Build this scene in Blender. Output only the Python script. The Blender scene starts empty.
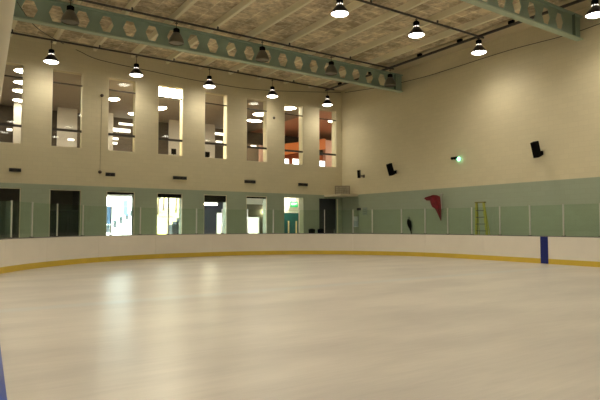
import bpy, bmesh, math, random
from mathutils import Vector, Matrix
random.seed(4)
SC = bpy.context.scene
COL = SC.collection
R = math.radians
# ------------------------------------------------------------------ camera
F, CX, CY, EYE = 532.0, 300.0, 200.0, 1.6
YAW, PITCH = R(33.7), math.atan(25 / 532.0)
fw = Vector((math.sin(YAW) * math.cos(PITCH), math.cos(YAW) * math.cos(PITCH), math.sin(PITCH)))
rt = Vector((math.cos(YAW), -math.sin(YAW), 0))
up = rt.cross(fw)
EYEV = Vector((0, 0, EYE))
def ray(px, py):
    return fw * F + rt * (px - CX) - up * (py - CY)
def on(axis, val, px, py):
    """world point where the sight line through a photo point meets a wall / floor / ceiling plane"""
    d = ray(px, py); t = (val - EYEV[axis]) / d[axis]
    return EYEV + d * t
def onX(v, px, py): return on(0, v, px, py)
def onY(v, px, py): return on(1, v, px, py)
def onZ(v, px, py): return on(2, v, px, py)

cam = bpy.data.cameras.new('camera'); camo = bpy.data.objects.new('camera', cam); COL.objects.link(camo)
cam.sensor_width = 36; cam.lens = F / 600 * 36; cam.clip_end = 600; cam.clip_start = 0.02
M3 = Matrix((rt, up, -fw)).transposed()
camo.matrix_world = Matrix.Translation(EYEV) @ M3.to_4x4()
SC.camera = camo

# ------------------------------------------------------------------ materials
MATS = {}
def mat(name, col, rough=0.6, metal=0.0, spec=0.5, emit=None, estr=0.0, var=0.0, vscale=3.0, trans=0.0):
    if name in MATS: return MATS[name]
    m = bpy.data.materials.new(name); m.use_nodes = True
    nt = m.node_tree; b = nt.nodes['Principled BSDF']
    b.inputs['Base Color'].default_value = (*col, 1)
    b.inputs['Roughness'].default_value = rough
    b.inputs['Metallic'].default_value = metal
    b.inputs['Specular IOR Level'].default_value = spec
    if emit:
        b.inputs['Emission Color'].default_value = (*emit, 1); b.inputs['Emission Strength'].default_value = estr
    if trans: b.inputs['Transmission Weight'].default_value = trans
    if var:
        tc = nt.nodes.new('ShaderNodeTexCoord'); n = nt.nodes.new('ShaderNodeTexNoise')
        n.inputs['Scale'].default_value = vscale; n.inputs['Detail'].default_value = 6
        nt.links.new(tc.outputs['Object'], n.inputs['Vector'])
        r = nt.nodes.new('ShaderNodeValToRGB')
        r.color_ramp.elements[0].position = 0.3; r.color_ramp.elements[1].position = 0.7
        r.color_ramp.elements[0].color = (*[c * (1 - var) for c in col], 1)
        r.color_ramp.elements[1].color = (*[min(1, c * (1 + var)) for c in col], 1)
        nt.links.new(n.outputs['Fac'], r.inputs['Fac'])
        nt.links.new(r.outputs['Color'], b.inputs['Base Color'])
    MATS[name] = m
    return m

def mat_wall(name, top, dado, zsplit):
    """two-tone painted blockwork: sage dado below, cream above, faint block courses"""
    m = bpy.data.materials.new(name); m.use_nodes = True
    nt = m.node_tree; L = nt.links; b = nt.nodes['Principled BSDF']; b.inputs['Roughness'].default_value = 0.55
    b.inputs['Specular IOR Level'].default_value = 0.3
    g = nt.nodes.new('ShaderNodeNewGeometry'); s = nt.nodes.new('ShaderNodeSeparateXYZ'); L.new(g.outputs['Position'], s.inputs[0])
    gt = nt.nodes.new('ShaderNodeMath'); gt.operation = 'GREATER_THAN'; gt.inputs[1].default_value = zsplit; L.new(s.outputs['Z'], gt.inputs[0])
    add = nt.nodes.new('ShaderNodeMath'); add.operation = 'ADD'; L.new(s.outputs['X'], add.inputs[0]); L.new(s.outputs['Y'], add.inputs[1])
    cb = nt.nodes.new('ShaderNodeCombineXYZ'); L.new(add.outputs[0], cb.inputs[0]); L.new(s.outputs['Z'], cb.inputs[1])
    br = nt.nodes.new('ShaderNodeTexBrick'); L.new(cb.outputs[0], br.inputs['Vector']); br.inputs['Scale'].default_value = 1.0
    br.inputs['Brick Width'].default_value = 0.45; br.inputs['Row Height'].default_value = 0.225; br.inputs['Mortar Size'].default_value = 0.008
    br.inputs['Color1'].default_value = (1, 1, 1, 1); br.inputs['Color2'].default_value = (.965, .965, .96, 1); br.inputs['Mortar'].default_value = (.92, .92, .92, 1)
    n = nt.nodes.new('ShaderNodeTexNoise'); n.inputs['Scale'].default_value = 0.5; n.inputs['Detail'].default_value = 6; L.new(g.outputs['Position'], n.inputs['Vector'])
    rr = nt.nodes.new('ShaderNodeValToRGB'); rr.color_ramp.elements[0].color = (.93, .93, .92, 1); rr.color_ramp.elements[1].color = (1, 1, 1, 1); L.new(n.outputs['Fac'], rr.inputs[0])
    mx = nt.nodes.new('ShaderNodeMix'); mx.data_type = 'RGBA'; L.new(gt.outputs[0], mx.inputs['Factor'])
    mx.inputs['A'].default_value = (*dado, 1); mx.inputs['B'].default_value = (*top, 1)
    m1 = nt.nodes.new('ShaderNodeMix'); m1.data_type = 'RGBA'; m1.blend_type = 'MULTIPLY'; m1.inputs['Factor'].default_value = 1
    L.new(mx.outputs['Result'], m1.inputs['A']); L.new(br.outputs['Color'], m1.inputs['B'])
    m2 = nt.nodes.new('ShaderNodeMix'); m2.data_type = 'RGBA'; m2.blend_type = 'MULTIPLY'; m2.inputs['Factor'].default_value = 1
    L.new(m1.outputs['Result'], m2.inputs['A']); L.new(rr.outputs['Color'], m2.inputs['B'])
    L.new(m2.outputs['Result'], b.inputs['Base Color'])
    return m

def mat_deck():
    """brown wood-wool roof slabs with paler joint strips and blotchy boards"""
    m = bpy.data.materials.new('wood_wool_slabs'); m.use_nodes = True
    nt = m.node_tree; L = nt.links; b = nt.nodes['Principled BSDF']; b.inputs['Roughness'].default_value = 0.9; b.inputs['Specular IOR Level'].default_value = 0.1
    g = nt.nodes.new('ShaderNodeNewGeometry'); mp = nt.nodes.new('ShaderNodeMapping'); L.new(g.outputs['Position'], mp.inputs['Vector'])
    mp.inputs['Location'].default_value = (0.42, 0, 0)
    br = nt.nodes.new('ShaderNodeTexBrick'); L.new(mp.outputs[0], br.inputs['Vector']); br.inputs['Scale'].default_value = 1.0
    br.offset = 0.0
    br.inputs['Brick Width'].default_value = 0.975; br.inputs['Row Height'].default_value = 0.62; br.inputs['Mortar Size'].default_value = 0.035
    br.inputs['Mortar Smooth'].default_value = 0.3; br.inputs['Bias'].default_value = -0.1
    br.inputs['Color1'].default_value = (.74, .64, .475, 1); br.inputs['Color2'].default_value = (.60, .51, .37, 1); br.inputs['Mortar'].default_value = (.82, .75, .58, 1)
    n = nt.nodes.new('ShaderNodeTexNoise'); n.inputs['Scale'].default_value = 1.6; n.inputs['Detail'].default_value = 8; n.inputs['Roughness'].default_value = 0.7
    L.new(g.outputs['Position'], n.inputs['Vector'])
    rr = nt.nodes.new('ShaderNodeValToRGB'); rr.color_ramp.elements[0].position = .4; rr.color_ramp.elements[1].position = .6
    rr.color_ramp.elements[0].color = (.58, .55, .51, 1); rr.color_ramp.elements[1].color = (1.15, 1.13, 1.1, 1); L.new(n.outputs['Fac'], rr.inputs[0])
    m1 = nt.nodes.new('ShaderNodeMix'); m1.data_type = 'RGBA'; m1.blend_type = 'MULTIPLY'; m1.inputs['Factor'].default_value = 1
    L.new(br.outputs['Color'], m1.inputs['A']); L.new(rr.outputs['Color'], m1.inputs['B']); L.new(m1.outputs['Result'], b.inputs['Base Color'])
    return m

def mat_ice():
    m = bpy.data.materials.new('scuffed_ice'); m.use_nodes = True
    nt = m.node_tree; L = nt.links; b = nt.nodes['Principled BSDF']
    g = nt.nodes.new('ShaderNodeNewGeometry')
    def noise(scale, loc, rot, sc, detail=6, rough=.6):
        mp = nt.nodes.new('ShaderNodeMapping'); L.new(g.outputs['Position'], mp.inputs['Vector'])
        mp.inputs['Location'].default_value = loc; mp.inputs['Rotation'].default_value = rot; mp.inputs['Scale'].default_value = sc
        n = nt.nodes.new('ShaderNodeTexNoise'); n.inputs['Scale'].default_value = scale; n.inputs['Detail'].default_value = detail; n.inputs['Roughness'].default_value = rough
        L.new(mp.outputs[0], n.inputs['Vector']); return n
    n1 = noise(0.30, (0, 0, 0), (0, 0, R(25)), (1, 2.6, 1), 3, .5)
    n2 = noise(1.5, (3, 1, 0), (0, 0, R(-35)), (1, 9, 1), 3, .5)
    n3 = noise(2.0, (5, 7, 0), (0, 0, R(60)), (1, 14, 1), 3, .5)
    def ramp(src, a, c, p0=.3, p1=.7):
        r = nt.nodes.new('ShaderNodeValToRGB'); r.color_ramp.elements[0].position = p0; r.color_ramp.elements[1].position = p1
        r.color_ramp.elements[0].color = a; r.color_ramp.elements[1].color = c; L.new(src.outputs['Fac'], r.inputs[0]); return r
    r1 = ramp(n1, (.46, .415, .36, 1), (.575, .522, .445, 1), .36, .62)
    r2 = ramp(n2, (.91, .91, .92, 1), (1, 1, 1, 1), .25, .7); r3 = ramp(n3, (.925, .925, .93, 1), (1, 1, 1, 1), .25, .7)
    def mul(a, c):
        x = nt.nodes.new('ShaderNodeMix'); x.data_type = 'RGBA'; x.blend_type = 'MULTIPLY'; x.inputs['Factor'].default_value = 1
        L.new(a, x.inputs['A']); L.new(c, x.inputs['B']); return x.outputs['Result']
    c = mul(mul(r1.outputs['Color'], r2.outputs['Color']), r3.outputs['Color'])
    # the blue line painted under the ice, frosted over and barely showing
    s = nt.nodes.new('ShaderNodeSeparateXYZ'); L.new(g.outputs['Position'], s.inputs[0])
    su = nt.nodes.new('ShaderNodeMath'); su.operation = 'SUBTRACT'; su.inputs[1].default_value = 11.4; L.new(s.outputs['Y'], su.inputs[0])
    ab = nt.nodes.new('ShaderNodeMath'); ab.operation = 'ABSOLUTE'; L.new(su.outputs[0], ab.inputs[0])
    mr = nt.nodes.new('ShaderNodeMapRange'); mr.inputs['From Min'].default_value = .10; mr.inputs['From Max'].default_value = .34; mr.inputs['To Min'].default_value = .6; mr.inputs['To Max'].default_value = 0
    L.new(ab.outputs[0], mr.inputs['Value'])
    x = nt.nodes.new('ShaderNodeMix'); x.data_type = 'RGBA'; L.new(mr.outputs[0], x.inputs['Factor']); L.new(c, x.inputs['A']); x.inputs['B'].default_value = (.45, .47, .46, 1)
    L.new(x.outputs['Result'], b.inputs['Base Color'])
    b.inputs['Roughness'].default_value = .33
    b.inputs['Specular IOR Level'].default_value = 0.65
    return m

def mat_glass(name, tint, ior=1.45):
    m = bpy.data.materials.new(name); m.use_nodes = True
    nt = m.node_tree; L = nt.links; nt.nodes.clear()
    o = nt.nodes.new('ShaderNodeOutputMaterial'); t = nt.nodes.new('ShaderNodeBsdfTransparent'); t.inputs[0].default_value = (*tint, 1)
    gl = nt.nodes.new('ShaderNodeBsdfGlossy'); gl.inputs['Roughness'].default_value = 0.02; gl.inputs[0].default_value = (.95, 1, .96, 1)
    fr = nt.nodes.new('ShaderNodeFresnel'); fr.inputs['IOR'].default_value = ior
    mx = nt.nodes.new('ShaderNodeMixShader'); gg = nt.nodes.new('ShaderNodeNewGeometry'); iv = nt.nodes.new('ShaderNodeMath'); iv.operation = 'SUBTRACT'; iv.inputs[0].default_value = 1; L.new(gg.outputs['Backfacing'], iv.inputs[1])
    mu = nt.nodes.new('ShaderNodeMath'); mu.operation = 'MULTIPLY'; L.new(fr.outputs[0], mu.inputs[0]); L.new(iv.outputs[0], mu.inputs[1]); L.new(mu.outputs[0], mx.inputs[0]); L.new(t.outputs[0], mx.inputs[1]); L.new(gl.outputs[0], mx.inputs[2])
    L.new(mx.outputs[0], o.inputs[0]); return m

def mat_emit(name, col, s):
    m = bpy.data.materials.new(name); m.use_nodes = True
    nt = m.node_tree; nt.nodes.clear(); o = nt.nodes.new('ShaderNodeOutputMaterial'); e = nt.nodes.new('ShaderNodeEmission')
    e.inputs[0].default_value = (*col, 1); e.inputs[1].default_value = s; nt.links.new(e.outputs[0], o.inputs[0]); return m

CREAM, SAGE = (.70, .625, .435), (.365, .415, .315)
LAMP = 7.0
SPOT = 152.0
WALL = mat_wall('painted_blockwork', CREAM, SAGE, 3.6)
CREAMP = mat('cream_paint', (.70, .635, .47), .55)
PLASTER = mat('soffit_plaster', (.60, .52, .36), .8)
DECK = mat_deck(); ICE = mat_ice()
PURLIN = mat('purlin_paint', (.84, .78, .60), .6)
GREEN = mat('beam_green_paint', (.29, .39, .32), .5, var=.06, vscale=2)
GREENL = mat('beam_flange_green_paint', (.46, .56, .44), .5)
DGREEN = mat('dark_green_paint', (.13, .18, .14), .5)
DARK = mat('dark_steel', (.05, .045, .045), .5)
BLACK = mat('black_plastic', (.003, .003, .003), .8, spec=.1)
SHADE = mat('lamp_shade_enamel', (.03, .022, .03), .35)
GREYGL = mat('unlit_lamp_acrylic', (.13, .12, .10), .3, spec=.6)
CONCRETE = mat('concrete', (.42, .41, .38), .8, var=.1, vscale=1.5)
BOARD = mat('white_board_plastic', (.80, .745, .655), .35, var=.03, vscale=1.2)
KICK = mat('yellow_kick_plastic', (.66, .47, .055), .4, var=.06, vscale=2)
CAP = mat('grey_cap_rail', (.16, .16, .15), .45)
BLUE = mat('blue_board_plastic', (.010, .05, .36), .35)
ALU = mat('aluminium_post', (.62, .62, .58), .35, metal=.6)
SHIELD = mat_glass('shield_glass', (.91, .96, .915))
PANE = mat_glass('window_glass', (.95, .97, .95))
LITDISC = mat_emit('lit_lamp_diffuser', (1, .92, .76), LAMP)
ROOMLIT = mat_emit('lit_ceiling_diffuser', (1, .88, .68), 16.0)
STRIPLIT = mat_emit('lit_strip_diffuser', (1, .90, .72), 1.6)
FRAME = mat('bronze_window_frame', (.045, .038, .03), .45)
ROOMC = mat('upper_room_ceiling', (.40, .36, .30), .8)
ROOMW = mat('white_partition', (.50, .46, .40), .7)
ROOMD = mat('brown_dark_wall', (.10, .075, .05), .7)
ROOMF = mat('brown_carpet', (.14, .10, .07), .9)
ORANGE = mat('orange_wall_paint', (.75, .24, .055), .6)
TERRA = mat('terracotta_wall_paint', (.55, .15, .05), .6)
PINK = mat('pink_wall_paint', (.75, .48, .38), .6)
NAVY = mat('navy_wall_paint', (.03, .035, .07), .6)
OLIVE = mat('olive_wall_paint', (.16, .15, .09), .7)
TEAL = mat('teal_door_paint', (.015, .10, .10), .4)
DOORD = mat('dark_door_paint', (.03, .034, .042), .5)
BRASS = mat('pale_brass', (.85, .65, .38), .35)
WHITE = mat('white_paint', (.82, .80, .74), .6)

# ------------------------------------------------------------------ mesh helpers
class MB:
    def __init__(s): s.bm = bmesh.new()
    def face(s, pts):
        vs = [s.bm.verts.new(p) for p in pts]
        return s.bm.faces.new(vs)
    def box(s, x0, y0, z0, x1, y1, z1, M=None):
        P = [Vector(p) for p in ((x0,y0,z0),(x1,y0,z0),(x1,y1,z0),(x0,y1,z0),(x0,y0,z1),(x1,y0,z1),(x1,y1,z1),(x0,y1,z1))]
        if M: P = [M @ p for p in P]
        v = [s.bm.verts.new(p) for p in P]
        for f in ((0,3,2,1),(4,5,6,7),(0,1,5,4),(1,2,6,5),(2,3,7,6),(3,0,4,7)): s.bm.faces.new([v[i] for i in f])
        return s
    def tube(s, pts, r, n=8, caps=True, r1=None):
        pts = [Vector(p) for p in pts]; rings = []
        for i, p in enumerate(pts):
            d = (pts[min(i+1, len(pts)-1)] - pts[max(i-1, 0)]).normalized()
            a = d.cross(Vector((0,0,1)))
            if a.length < 1e-3: a = d.cross(Vector((1,0,0)))
            a.normalize(); b = d.cross(a)
            rad = r if r1 is None else r + (r1 - r) * i / (len(pts)-1)
            rings.append([s.bm.verts.new(p + (a*math.cos(2*math.pi*k/n) + b*math.sin(2*math.pi*k/n))*rad) for k in range(n)])
        for A, B in zip(rings, rings[1:]):
            for k in range(n): s.bm.faces.new((A[k], A[(k+1)%n], B[(k+1)%n], B[k]))
        if caps:
            s.bm.faces.new(rings[0][::-1]); s.bm.faces.new(rings[-1])
        return s
    def lathe(s, prof, c=(0,0,0), n=24, cap0=False, cap1=False, M=None):
        rings = []
        for r, z in prof:
            ring = []
            for k in range(n):
                p = Vector((c[0]+r*math.cos(2*math.pi*k/n), c[1]+r*math.sin(2*math.pi*k/n), c[2]+z))
                ring.append(s.bm.verts.new(M @ p if M else p))
            rings.append(ring)
        for A, B in zip(rings, rings[1:]):
            for k in range(n): s.bm.faces.new((A[k], A[(k+1)%n], B[(k+1)%n], B[k]))
        if cap0: s.bm.faces.new(rings[0][::-1])
        if cap1: s.bm.faces.new(rings[-1])
        return s
    def sweep(s, path, prof):
        """path: list of (point, outward normal); prof: closed list of (offset, z)"""
        rings = [[s.bm.verts.new((p[0]+nn[0]*o, p[1]+nn[1]*o, z)) for o, z in prof] for p, nn in path]
        m = len(prof)
        for A, B in zip(rings, rings[1:]):
            for k in range(m): s.bm.faces.new((A[k], A[(k+1)%m], B[(k+1)%m], B[k]))
        s.bm.faces.new(rings[0][::-1]); s.bm.faces.new(rings[-1]); return s
    def build(s, name, m, parent=None, smooth=False, bevel=0):
        if bevel:
            bmesh.ops.bevel(s.bm, geom=list(s.bm.edges), offset=bevel, segments=2, affect='EDGES', profile=.6)
        bmesh.ops.recalc_face_normals(s.bm, faces=s.bm.faces)
        me = bpy.data.meshes.new(name)
        off = None
        if parent is not None:
            off = root_loc(parent)
            bmesh.ops.translate(s.bm, verts=s.bm.verts, vec=-off)
        else:
            vs = [v.co for v in s.bm.verts]
            mn = Vector([min(v[i] for v in vs) for i in range(3)]); mx = Vector([max(v[i] for v in vs) for i in range(3)])
            c = Vector(((mn.x+mx.x)/2, (mn.y+mx.y)/2, mn.z)); bmesh.ops.translate(s.bm, verts=s.bm.verts, vec=-c)
        if smooth:
            for f in s.bm.faces: f.smooth = True
        s.bm.to_mesh(me); s.bm.free()
        if smooth:
            try: me.set_sharp_from_angle(angle=R(40))
            except Exception: pass
        me.materials.append(m)
        o = bpy.data.objects.new(name, me); COL.objects.link(o)
        if parent is not None: o.parent = parent
        else: o.location = c
        return o
def root_loc(o):
    while o.parent: o = o.parent
    return Vector(o.location)
def tag(o, label, cat, group=None):
    o['label'] = label; o['category'] = cat
    if group: o['group'] = group
    return o
def thing(name, label, cat, loc, group=None):
    o = bpy.data.objects.new(name, None); o.empty_display_size = .2; COL.objects.link(o); o.location = loc
    return tag(o, label, cat, group)
def struct(o):
    o['kind'] = 'structure'; return o
def dup(root, loc, label, group=None, rotz=None):
    r = root.copy(); COL.objects.link(r); r.location = loc; r['label'] = label
    if rotz is not None: r.rotation_euler[2] = rotz
    if group: r['group'] = group
    for ch in list(root.children):
        c = ch.copy(); COL.objects.link(c); c.parent = r
        for g in list(ch.children):
            d = g.copy(); COL.objects.link(d); d.parent = c
    return r
ORD = ['first','second','third','fourth','fifth','sixth','seventh','eighth','ninth','tenth','eleventh','twelfth','thirteenth','fourteenth','fifteenth','sixteenth','seventeenth','eighteenth','nineteenth','twentieth','twenty-first','twenty-second','twenty-third','twenty-fourth','twenty-fifth','twenty-sixth','twenty-seventh','twenty-eighth','twenty-ninth','thirtieth']

# ------------------------------------------------------------------ hall dimensions
XR, YW, ZC = 22.6, 28.7, 10.95          # right wall, window wall, underside of roof slabs
XL, YN = -10.5, -9.0                    # unseen left and near walls
PITCHW, WX0, WW = 2.712, 1.53, 1.47     # windows: spacing, first left edge, width
WZ0, WZ1, DZ1 = 5.5, 9.42, 3.37         # tall windows bottom/top, ground floor openings top
wx = [WX0 + PITCHW*i for i in range(8)]
wx = [1.53, 4.27, 6.99, 9.68, 12.45, 15.21, 17.94, 20.68]

# window wall (one pierced wall)
w = MB(); TH = .55
edges = [XL]
for x in wx: edges += [x, x+WW]
edges.append(XR + .3)
for i in range(len(edges)-1):
    a, b = edges[i], edges[i+1]
    if i % 2 == 0: w.box(a, YW, -.02, b, YW+TH, ZC+.2)
    else:
        w.box(a, YW, WZ1, b, YW+TH, ZC+.2); w.box(a, YW, DZ1, b, YW+TH, WZ0)
struct(w.build('wall_back', WALL))
struct(MB().box(XR, YN, -.02, XR+.3, YW, ZC+.2).build('wall_right', WALL))
struct(MB().box(XL-.3, YN, -.02, XL, YW+TH, ZC+.2).build('wall_left', WALL))
struct(MB().box(XL-.3, YN-.3, -.02, XR+.3, YN, ZC+.2).build('wall_near', WALL))
struct(MB().box(XL-.3, YN-.3, ZC, XR+.3, YW+TH, ZC+.2).build('ceiling', DECK))
struct(MB().box(XL-.3, YN-.3, -.3, XR+.3, YW+TH, -.02).build('floor', CONCRETE))
struct(MB().box(21.2, YN, ZC-.07, XR, YW, ZC-.001).build('trim_1', PLASTER))      # plain soffit strip beside the right wall

# ------------------------------------------------------------------ rink path (anticlockwise in plan from the right straight)
BXR, BXL, BYB, RAD, RDL = 20.7, 0.17, 25.35, 9.0, 10.5
cR, cL, yC = (BXR-RAD, BYB-RAD), (BXL+RDL, BYB-RDL), BYB-RDL
S1 = cR[1] - 10.55; S2 = S1 + RAD*math.pi/2; S3 = S2 + (cR[0]-cL[0]); S4 = S3 + RDL*math.pi/2
def P(s):
    if s <= S1: return Vector((BXR, 10.55+s)), Vector((1, 0))
    if s <= S2:
        a = (s-S1)/RAD; return Vector((cR[0]+RAD*math.cos(a), cR[1]+RAD*math.sin(a))), Vector((math.cos(a), math.sin(a)))
    if s <= S3: return Vector((cR[0]-(s-S2), BYB)), Vector((0, 1))
    if s <= S4:
        a = math.pi/2+(s-S3)/RDL; return Vector((cL[0]+RDL*math.cos(a), cL[1]+RDL*math.sin(a))), Vector((math.cos(a), math.sin(a)))
    return Vector((BXL, yC-(s-S4))), Vector((-1, 0))
def near_of(s):
    d = P(s)[0]; return CX + F*(d.x*rt.x + d.y*rt.y)/(d.x*math.sin(YAW)+d.y*math.cos(YAW))
def s_at(px):
    lo, hi = -6.0, S4+4
    for _ in range(50):
        m = (lo+hi)/2
        if near_of(m) > px: lo = m
        else: hi = m
    return lo
def path(a, b, step=.25):
    n = max(1, int(math.ceil((b-a)/step)))
    return [P(a+(b-a)*i/n) for i in range(n+1)]
# ice sheet: stands just above the slab, follows the boards
bm = MB(); pts = [P(s)[0] for s in [-19 + i*.25 for i in range(int((S4+25.3+19)/.25)+1)]]
top = [bm.bm.verts.new((p.x, p.y, 0)) for p in pts]; bot = [bm.bm.verts.new((p.x, p.y, -.019)) for p in pts]
bm.bm.faces.new(top); n = len(pts)
for i in range(n): bm.bm.faces.new((top[i], bot[i], bot[(i+1)%n], top[(i+1)%n]))
struct(bm.build('floor_ice', ICE))

# board panels
PL = 2.92; BH = 1.15
def board(a, b, label, blue=None, facing=BOARD, cap=CAP):
    mid, nn = P((a+b)/2)
    t = thing('rink_board', label, 'rink board', (mid.x, mid.y, 0), 'dasher board panels around the ice')
    g = .004
    fp_ = MB().sweep(path(a+g, b-g), [(0, .0), (.1, .0), (.1, BH-.03), (0, BH-.03)]).build('board_panel', facing, t)
    MB().sweep(path(a+.001, b-.001), [(-.014, .0), (0, .0), (0, .205), (-.008, .21), (-.014, .2)]).build('kick_plate', KICK if facing is BOARD else facing, t)
    MB().sweep(path(a+.001, b-.001), [(-.008, BH-.03), (.125, BH-.03), (.125, BH), (-.008, BH)]).build('cap_rail', cap, t)
    if blue:
        MB().sweep(path(blue[0], blue[1]), [(-.018, .004), (-.0145, .004), (-.0145, BH-.032), (-.018, BH-.032)]).build('blue_line_marking', mat('navy_stripe', (.008, .018, .17), .35), fp_)['label'] = 'blue line marking strip'
    return t
# the blue line mark on the right side board
yb = 12.78; sblue = (yb-10.55-.17, yb-10.55+.17)
k0, k1 = -3, 13
seam0 = -1.46+.0
i = 0
board_names = []
seams = [s_at(q) for q in (538, 483, 425, 352.8, 286.7, 213, 156, 99.3, 47.7, 6)]
seams = [seams[0]-PL*k for k in (4, 3, 2, 1)] + seams
while seams[-1]+PL < S4+yC-3.0: seams.append(seams[-1]+PL)
for k, (a, b) in enumerate(zip(seams, seams[1:])):
    mid, _ = P((a+b)/2)
    hasblue = a < sblue[0] and b > sblue[1]
    if k < 2: lab = 'white board panel along the right side nearer the viewpoint, %s before the blue striped one' % ('third' if k == 0 else 'second')
    elif hasblue: lab = 'white board panel bearing the upright blue stripe, at right under the glass'
    elif k == 2: lab = 'white board panel at right edge of the photo, just right of the blue striped panel'
    elif a < S4: lab = 'white board panel with yellow kick strip, %s left of the blue striped panel' % ORD[k-4]
    else: lab = 'white board panel along the near left side of the ice, %s after the left bend' % ORD[max(0, int((a-S4)/PL))]
    board(a, b, lab, sblue if hasblue else None)
    last = b
g0_, g1_ = Vector((.215, 2.98)), Vector((.095, .75)); gd = (g1_-g0_).normalized(); gn = Vector((gd.y, -gd.x)); gn = -gn if gn.x > 0 else gn
gp = [(g0_+(g1_-g0_)*i/6, gn) for i in range(7)]
t = thing('rink_gate', 'bright blue rink gate standing ajar low in the left corner beside the viewpoint', 'gate', (.155, 1.9, 0))
MB().sweep(gp, [(0, .03), (.06, .03), (.06, BH-.03), (0, BH-.03)]).build('gate_panel', BLUE, t)
MB().sweep(gp, [(-.006, BH-.03), (.066, BH-.03), (.066, BH), (-.006, BH)]).build('cap_rail', BLUE, t)
MB().sweep(gp[:2], [(-.012, .25), (-.006, .25), (-.006, .4), (-.012, .4)]).build('hinge', DARK, t)
MB().sweep(gp[:2], [(-.012, .75), (-.006, .75), (-.006, .9), (-.012, .9)]).build('hinge', DARK, t)

# glass shields and their posts
PS = 1.46; ZG = 2.42
post_s = [-3*PS, -2*PS, -PS] + [s_at(q) for q in (599.5, 562.5, 529, 499, 471, 447, 424.5, 401, 372, 352.8, 324.5, 299, 273.5, 248, 222.5, 197, 169, 141, 112, 84, 58.5, 33.5, 13)]; post_s += [post_s[-1]+PS*k for k in (1, 2, 3)]
NB = len(post_s)
post0 = None
for k, s in enumerate(post_s):
    pt, nn = P(s); o = (pt.x+nn.x*.05, pt.y+nn.y*.05)
    px = near_of(s)
    lab = 'slim upright metal post between glass shields, %s along the boards from the right' % ORD[k]
    if post0 is None:
        post0 = thing('shield_post', lab, 'post', (o[0], o[1], BH), 'posts holding the glass shields'); post0.rotation_euler[2] = math.atan2(nn.y, nn.x)
        b = MB().box(-.022, -.022, 0, .022, .022, 1.29); 
        # local coordinates (rotated root): write straight into the mesh
        bmesh.ops.translate(b.bm, verts=b.bm.verts, vec=root_loc(post0)); b.build('upright', ALU, post0)
        b = MB().box(-.06, -.055, 0, .06, .055, .02); bmesh.ops.translate(b.bm, verts=b.bm.verts, vec=root_loc(post0)); b.build('base_plate', DARK, post0)
    else: dup(post0, (o[0], o[1], BH), lab, rotz=math.atan2(nn.y, nn.x))
for k in range(NB-1):
    a, b = post_s[k]+.045, post_s[k+1]-.045
    o = MB().sweep(path(a, b, .4), [(.043, BH+.003), (.057, BH+.003), (.057, ZG), (.043, ZG)]).build('glass_shield', SHIELD)
    tag(o, 'clear glass shield above the boards, %s pane counted from the right' % ORD[k], 'glass shield', 'glass shields standing on the boards')

# ------------------------------------------------------------------ roof steel
def beam(y, label, x0=XL, x1=XR):
    z0, z1 = 9.55, 10.58
    t = thing('castellated_beam', label, 'roof beam', (x0, y, z0), 'green castellated roof beams')
    b = MB(); H = z1-z0-.1; zb = z0+.05; mid = zb+H/2; p = .972; a_, b_, h_ = .29, .145, .33; th = .012
    x = x1 - 1.10
    cells = []
    while x - p > x0: cells.append(x-p); x -= p
    def strip(yy):
        for c in cells:
            cx = c+p/2
            hl, hul, hur, hr, hdr, hdl = (cx-a_, mid), (cx-b_, mid+h_), (cx+b_, mid+h_), (cx+a_, mid), (cx+b_, mid-h_), (cx-b_, mid-h_)
            T = zb+H
            for poly in ([(c,mid),hl,hul,(cx-b_,T),(c,T)], [(cx-b_,T),hul,hur,(cx+b_,T)], [(cx+b_,T),hur,hr,(c+p,mid),(c+p,T)],
                         [(c,zb),(cx-b_,zb),hdl,hl,(c,mid)], [(cx-b_,zb),(cx+b_,zb),hdr,hdl], [(cx+b_,zb),(c+p,zb),(c+p,mid),hr,hdr]):
                b.face([(q[0], yy, q[1]) for q in poly])
    strip(y-th); strip(y+th)
    for c in cells:
        cx = c+p/2
        hx = [(cx-a_, mid), (cx-b_, mid+h_), (cx+b_, mid+h_), (cx+a_, mid), (cx+b_, mid-h_), (cx-b_, mid-h_)]
        for i in range(6):
            q, r_ = hx[i], hx[(i+1) % 6]
            b.face([(q[0], y-th, q[1]), (r_[0], y-th, r_[1]), (r_[0], y+th, r_[1]), (q[0], y+th, q[1])])
    b.box(x1-1.10, y-th, zb, x1, y+th, zb+H)
    b.build('web', GREEN, t)
    MB().box(x0, y-.14, z0, x1, y+.14, z0+.05).build('flange', GREENL, t)
    MB().box(x0, y-.14, z1-.05, x1, y+.14, z1).build('flange', GREEN, t)
    MB().box(x1-.62, y-.13, z0+.05, x1-.59, y+.13, z1-.05).build('stiffener_plate', DGREEN, t)
    return t
beam(22.9, 'long green roof beam with hexagonal holes, crossing above the unlit lamps')
beam(12.1, 'green roof beam cut off by the top right corner of the photo')

# purlins: cream, run from window wall towards the near end on top of the beams
PX0, PP = 4.32, 1.945
k = -7; xs = []
while PX0+k*PP < 21.0: xs.append(PX0+k*PP); k += 1
for i, x in enumerate(xs):
    o = MB().box(x-.07, YN, 10.66, x+.07, YW-.003, ZC).build('roof_purlin', PURLIN)
    tag(o, 'cream roof purlin running away to the window wall, %s counted from the right wall' % ORD[len(xs)-1-i], 'purlin', 'cream roof purlins')

# dark rail along the eaves at right
t = thing('eaves_rail', 'dark steel rail under the roof edge running along the right wall side', 'rail', (21.1, 10, 10.6))
MB().box(21.06, YN, 10.60, 21.16, YW-.15, 10.70).build('rail', DARK, t)
for j, y in enumerate([6.5, 9.6, 14.4, 17.3, 20.0, 24.0, 27.0]):
    MB().box(21.04, y-.13, 10.71, 21.18, y+.13, 10.84).build('clamp', BLACK, t)
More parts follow.
